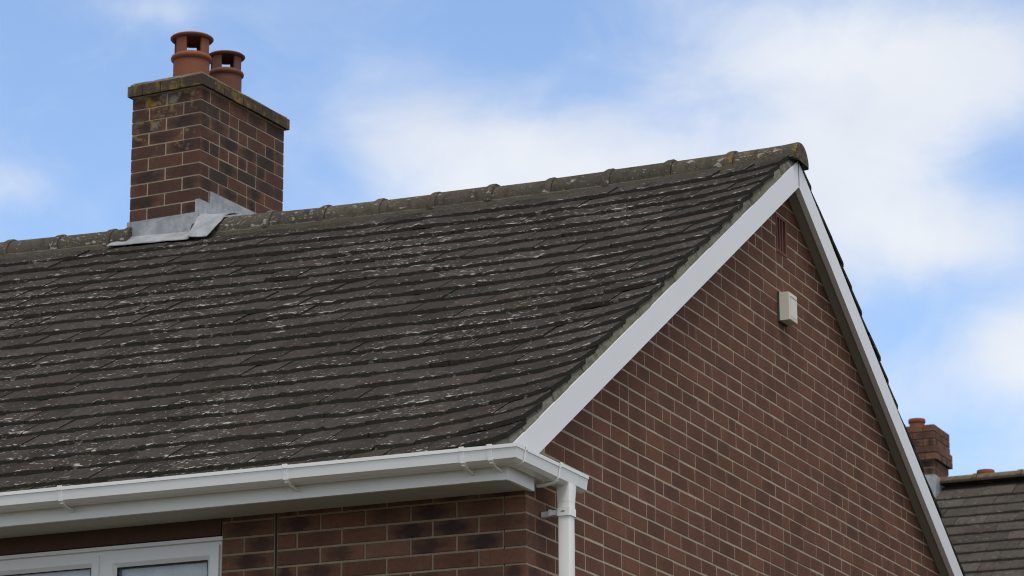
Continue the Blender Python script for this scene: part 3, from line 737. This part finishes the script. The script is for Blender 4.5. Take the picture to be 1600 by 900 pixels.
def pot(a, b, mat, sc, z, ex):
    z += ex*sc
    cx, cy, _ = cpt(a, b, 0); n = 40
    root = MB(); P = [(.118, -ex), (.118, .128), (.124, .132), (.133, .141), (.135, .153), (.130, .164), (.121, .171), (.116, .176), (.100, .176), (.100, .05)]
    root.lathe([(r*sc, h*sc) for r, h in P], cx, cy, z, n)
    for k in range(4):         # posts between the openings
        a0 = R(k*90+62); 
        V = []
        m = 6; h0, h1 = .174, .284
        for rr, hh in ((.118, h0), (.118, h1), (.100, h1), (.100, h0)):
            for i in range(m+1): an = a0+R(40)*i/m; V.append((cx+rr*sc*math.cos(an), cy+rr*sc*math.sin(an), z+hh*sc))
        F = [];q = m+1
        for j in range(4):
            j2 = (j+1) % 4
            for i in range(m): F.append((j*q+i, j*q+i+1, j2*q+i+1, j2*q+i))
        F += [(0, q, 2*q, 3*q), (m, 3*q+m, 2*q+m, q+m)]
        root.add(V, F)
    root.lathe([(r*sc, h*sc) for r, h in [(.0, .300), (.08, .296), (.100, .286), (.104, .276), (.120, .274), (.134, .279), (.141, .287), (.141, .293), (.133, .300), (.08, .307), (.0, .310)]], cx, cy, z, n)
    root.lathe([(r*sc, h*sc) for r, h in [(.099, .05), (.099, .06), (0, .06)]], cx, cy, z, n)
    return root.build('chimney_pot', mat, chim, (cx, cy, z), smooth=True)
pot(CW*.5, CD*.27, M_POT, .97, zc1+.030, .052); pot(CW*.5, CD*.68, M_POT2, .87, zc1+.030, .100)
# lead flashings
BZ = surf(CC.x, CC.y)
mb = MB(); cbox(mb, -.006, CW+.008, -.007, .02, BZ-.16, BZ+.135, (.5,.5,.5)); mb.build('lead_upstand', M_LEAD, chim)
mb = MB(); cbox(mb, -.010, .02, -.010, .128, BZ-.1, CZB-CP*8+.004, (.5,.5,.5)); mb.build('lead_corner', M_LEAD, chim)
mb = MB(); cbox(mb, -.007, .02, .118, .66, BZ-.3, CZB-CP*7+.004, (.5,.5,.5)); mb.build('lead_side', M_LEAD, chim)
mb = MB(); cbox(mb, CW-.012, CW+.011, -.010, .30, BZ-.2, BZ+.135, (.5,.5,.5)); mb.build('lead_corner', M_LEAD, chim)
def sheet(fn, nu, nv, th=.006):
    m = MB(); V = []; F = []
    for lay in (0, 1):
        for i in range(nu+1):
            for j in range(nv+1):
                p = fn(i/nu, j/nv); V.append((p[0], p[1], p[2]-lay*th))
    n = nv+1; o = (nu+1)*n
    for i in range(nu):
        for j in range(nv): q = (i*n+j, (i+1)*n+j, (i+1)*n+j+1, i*n+j+1); F += [q, tuple(a+o for a in reversed(q))]
    for i in range(nu): F += [(i*n, o+i*n, o+(i+1)*n, (i+1)*n), (i*n+nv, (i+1)*n+nv, o+(i+1)*n+nv, o+i*n+nv)]
    for j in range(nv): F += [(j, j+1, o+j+1, o+j), (nu*n+j, o+nu*n+j, o+nu*n+j+1, nu*n+j+1)]
    m.add(V, F); return m
def ridge_over(x, y):
    d = abs(y-LM)/1.06; return ridge_z(x)+math.sqrt(max(0, RR*RR-d*d)) if d < RR else -1e9
random.seed(11)
ph = [random.uniform(0, 6) for _ in range(6)]
def apron(u, v):
    a = -.01+(CW+.085)*u; b = -.012-.115*v; x, y, _ = cpt(a, b, 0)
    h = .013+.002*(1-v)**3+.0012*math.sin(x*31+ph[0])*v; 
    return (x, y, max(surf(x, y)+h, 0) + (.004*(1-v)**6))
sheet(apron, 26, 8).build('lead_apron', M_LEAD, chim, smooth=True)
def dress(x, y, u, y0, y1):
    # lead dressed from the tiles up over the ridge in one smooth rise
    za, zb = surf(x, y0)+.020, ridge_z(x)+RR+.030
    return max(za+(zb-za)*math.sin(min(1, u*1.02)*math.pi/2)**1.1, ridge_over(x, y)+.030, surf(x, y)+.018)
def saddle(u, v):
    b = -.125+.225*u; a = -.004-.225*v*(.62+.38*u); x, y, _ = cpt(a, b, 0)
    return (x, y, dress(x, y, u, cpt(a, -.125, 0)[1], 0)+.014*(1-v)**4)
sheet(saddle, 26, 8).build('lead_saddle', M_LEAD, chim, smooth=True)

# ------------------------------------------------------------------ alarm box on the gable
al = empty('alarm_box', (.0, 3.54, ZO+1.91)); tag(al, 'small cream alarm box fixed to the brick gable below the air brick', 'alarm box')
AY0, AY1, AZ0, AZ1 = 3.488, 3.622, ZO+1.918, ZO+2.078
mb = MB(); mb.box(.001, .012, AY0-.006, AY1+.004, AZ0-.006, AZ1+.004); mb.build('back_plate', M_GASKET, al)
mb = MB(); s = []
for x, i0 in ((.012, 0), (.066, .0005), (.070, .003), (.071, .006)):
    s.append([(x, AY0+i0, AZ0+i0*1.0), (x, AY1-i0, AZ0+i0), (x, AY1-i0, AZ1-i0), (x, AY0+i0, AZ1-i0)])
mb.sweep(s); cv = mb.build('cover', M_CREAM, al)
mb = MB(); mb.box(.071, .0725, AY0+.016, AY1-.016, AZ0+.020, AZ1-.034); mb.build('front_panel', M_CREAM, al)
mb = MB(); mb.box(.0712, .0722, AY0+.012, AY1-.012, AZ1-.028, AZ1-.025); mb.build('seam', M_GASKET, al)

# ------------------------------------------------------------------ the house behind, to the right
bh = empty('neighbour_house', (2.0, 16.7, 0)); tag(bh, 'distant house at the right with plain dark tiled roof behind the gable', 'house')
NY, NZ, NX0, NX1, NS = 16.75, 3.715+ZO, -3.25, 6.0, .70
mb = MB(); mb.box(NX0+.15, NX1, NY-4.0, NY+4.0, 0, NZ-NS*4.2); mb.prism([(NX0+.2, NY-4.0, NZ-NS*4.2), (NX0+.2, NY+4.0, NZ-NS*4.2), (NX0+.2, NY, NZ-.15-.0)], (NX1-NX0-.2, 0, 0)); nwall = mb.build('wall', MB_BRICK, bh)
mb = MB(); mb.prism([(NX0+.1, NY-4.3, NZ-NS*4.3-.04), (NX0+.1, NY, NZ-.04), (NX0+.1, NY+4.3, NZ-NS*4.3-.04), (NX0+.1, NY+4.3, NZ-NS*4.3-.10), (NX0+.1, NY, NZ-.10), (NX0+.1, NY-4.3, NZ-NS*4.3-.10)], (NX1-NX0-.1, 0, 0)); nroof = mb.build('roof', M_WOOD, bh)
M_TILE2 = tile_mat('roof_tile_far', (.050, .042, .036), (.086, .073, .063), .4, .1)
ng = .176; cosn = 1/math.sqrt(1+NS*NS); more = MB(); nt = []
for j in range(27):
    le = NY-.12-ng*(j+1); x = NX0-(.15 if j % 2 else 0); 
    while x < NX1:
        m = MB(); V = []; xb = x+.296; l = random.uniform(-.003, .004)
        for lay in (0, .036):
            for d, h in ((0, -.006), (.02, 0), (ng+.05, -.034)):
                for xx in (x, xb): V.append((xx, le+d, NZ-NS*(NY-le-d)+h+l-lay))
        m.add(V, [(0,1,3,2), (2,3,5,4), (0,6,7,1), (0,2,8,6), (2,4,10,8), (1,7,9,3), (3,9,11,5), (6,8,9,7), (8,10,11,9)], None, rnd3())
        pr = project((x, le, NZ-NS*(NY-le))); vis = pr[0] < 1640 and pr[1] < 930 and x > -3.3
        if vis: m.build('roof_tile', M_TILE2, nroof, (x, le, NZ-NS*(NY-le)))
        else: more.add(m.v, m.f, None, m.c[0])
        x += .30
more.build('tiling', M_TILE2, nroof, kind='stuff')
M_RIDGE2 = tile_mat('ridge_tile_far', (.11, .09, .065), (.19, .13, .07), .5, .7)
x = NX0-.1
while x < NX1:
    mb = MB(); secs = []
    for xx, r in ((x, .115), (x+.40, .115), (x+.405, .127), (x+.445, .127), (x+.448, .10)):
        secs.append([(xx, NY-r*math.cos(math.pi*i/10), NZ-.02+r*.72*math.sin(math.pi*i/10)) for i in range(11)])
    mb.sweep(secs); mb.build('ridge_tile', M_RIDGE2, nroof, (x, NY, NZ), smooth=True); x += .45
# its chimney: a stack with an oversailing head
NCX, NCY = -2.83, 16.50; np_ = .0715
mb = MB(); mb.box(NCX-.48, NCX-.005, NCY+.004, NCY+.50, NZ-.5, NZ+.53); nch = mb.build('chimney', M_MORTAR_CH, bh); tag(nch, 'distant red brick chimney with wider head')
for i in range(8):
    z0 = NZ-.02+i*np_; big = .035 if i in (3, 4) else (.018 if i in (5, 6, 7) else 0); j = i % 2
    def nb_(x0, x1, y0, y1):
        m = MB(); m.box(x0, x1, y0, y1, z0+.004, z0+np_-.005); m.build('chimney_brick', MB_FRONT, nch, ((x0+x1)/2, y0, z0))
    xs = [0, .115, .335, .48+big] if j else [0, .225, .48+big]
    for a, b in zip(xs[:-1], xs[1:]):
        nb_(NCX+big-b+.004, NCX+big-a-(.004 if a else 0), NCY-big, NCY+.10)
    ys_ = [.105, .25, .38, .51+big] if j else [.105, .32, .51+big]
    for a, b in zip(ys_[:-1], ys_[1:]): nb_(NCX-.10, NCX+big, NCY+a+.004, NCY+b-.004)
mb = MB(); mb.box(NCX-.49, NCX+.006, NCY-.006, NCY+.514, NZ-.4, NZ+.045); mb.build('lead_flashing', M_LEAD, nch)
def npot(x, y, z, r, h, par):
    m = MB(); m.lathe([(r*.9, 0), (r*.9, h*.55), (r, h*.62), (r*1.04, h*.8), (r, h), (r*.8, h), (r*.78, 0)], x, y, z, 24); m.build('chimney_pot', M_POT, par, (x, y, z), smooth=True)
npot(NCX-.20, NCY+.14, NZ+.545, .083, .10, nch)
npot(-2.40, NY+.06, NZ-.03, .086, .135, nroof)
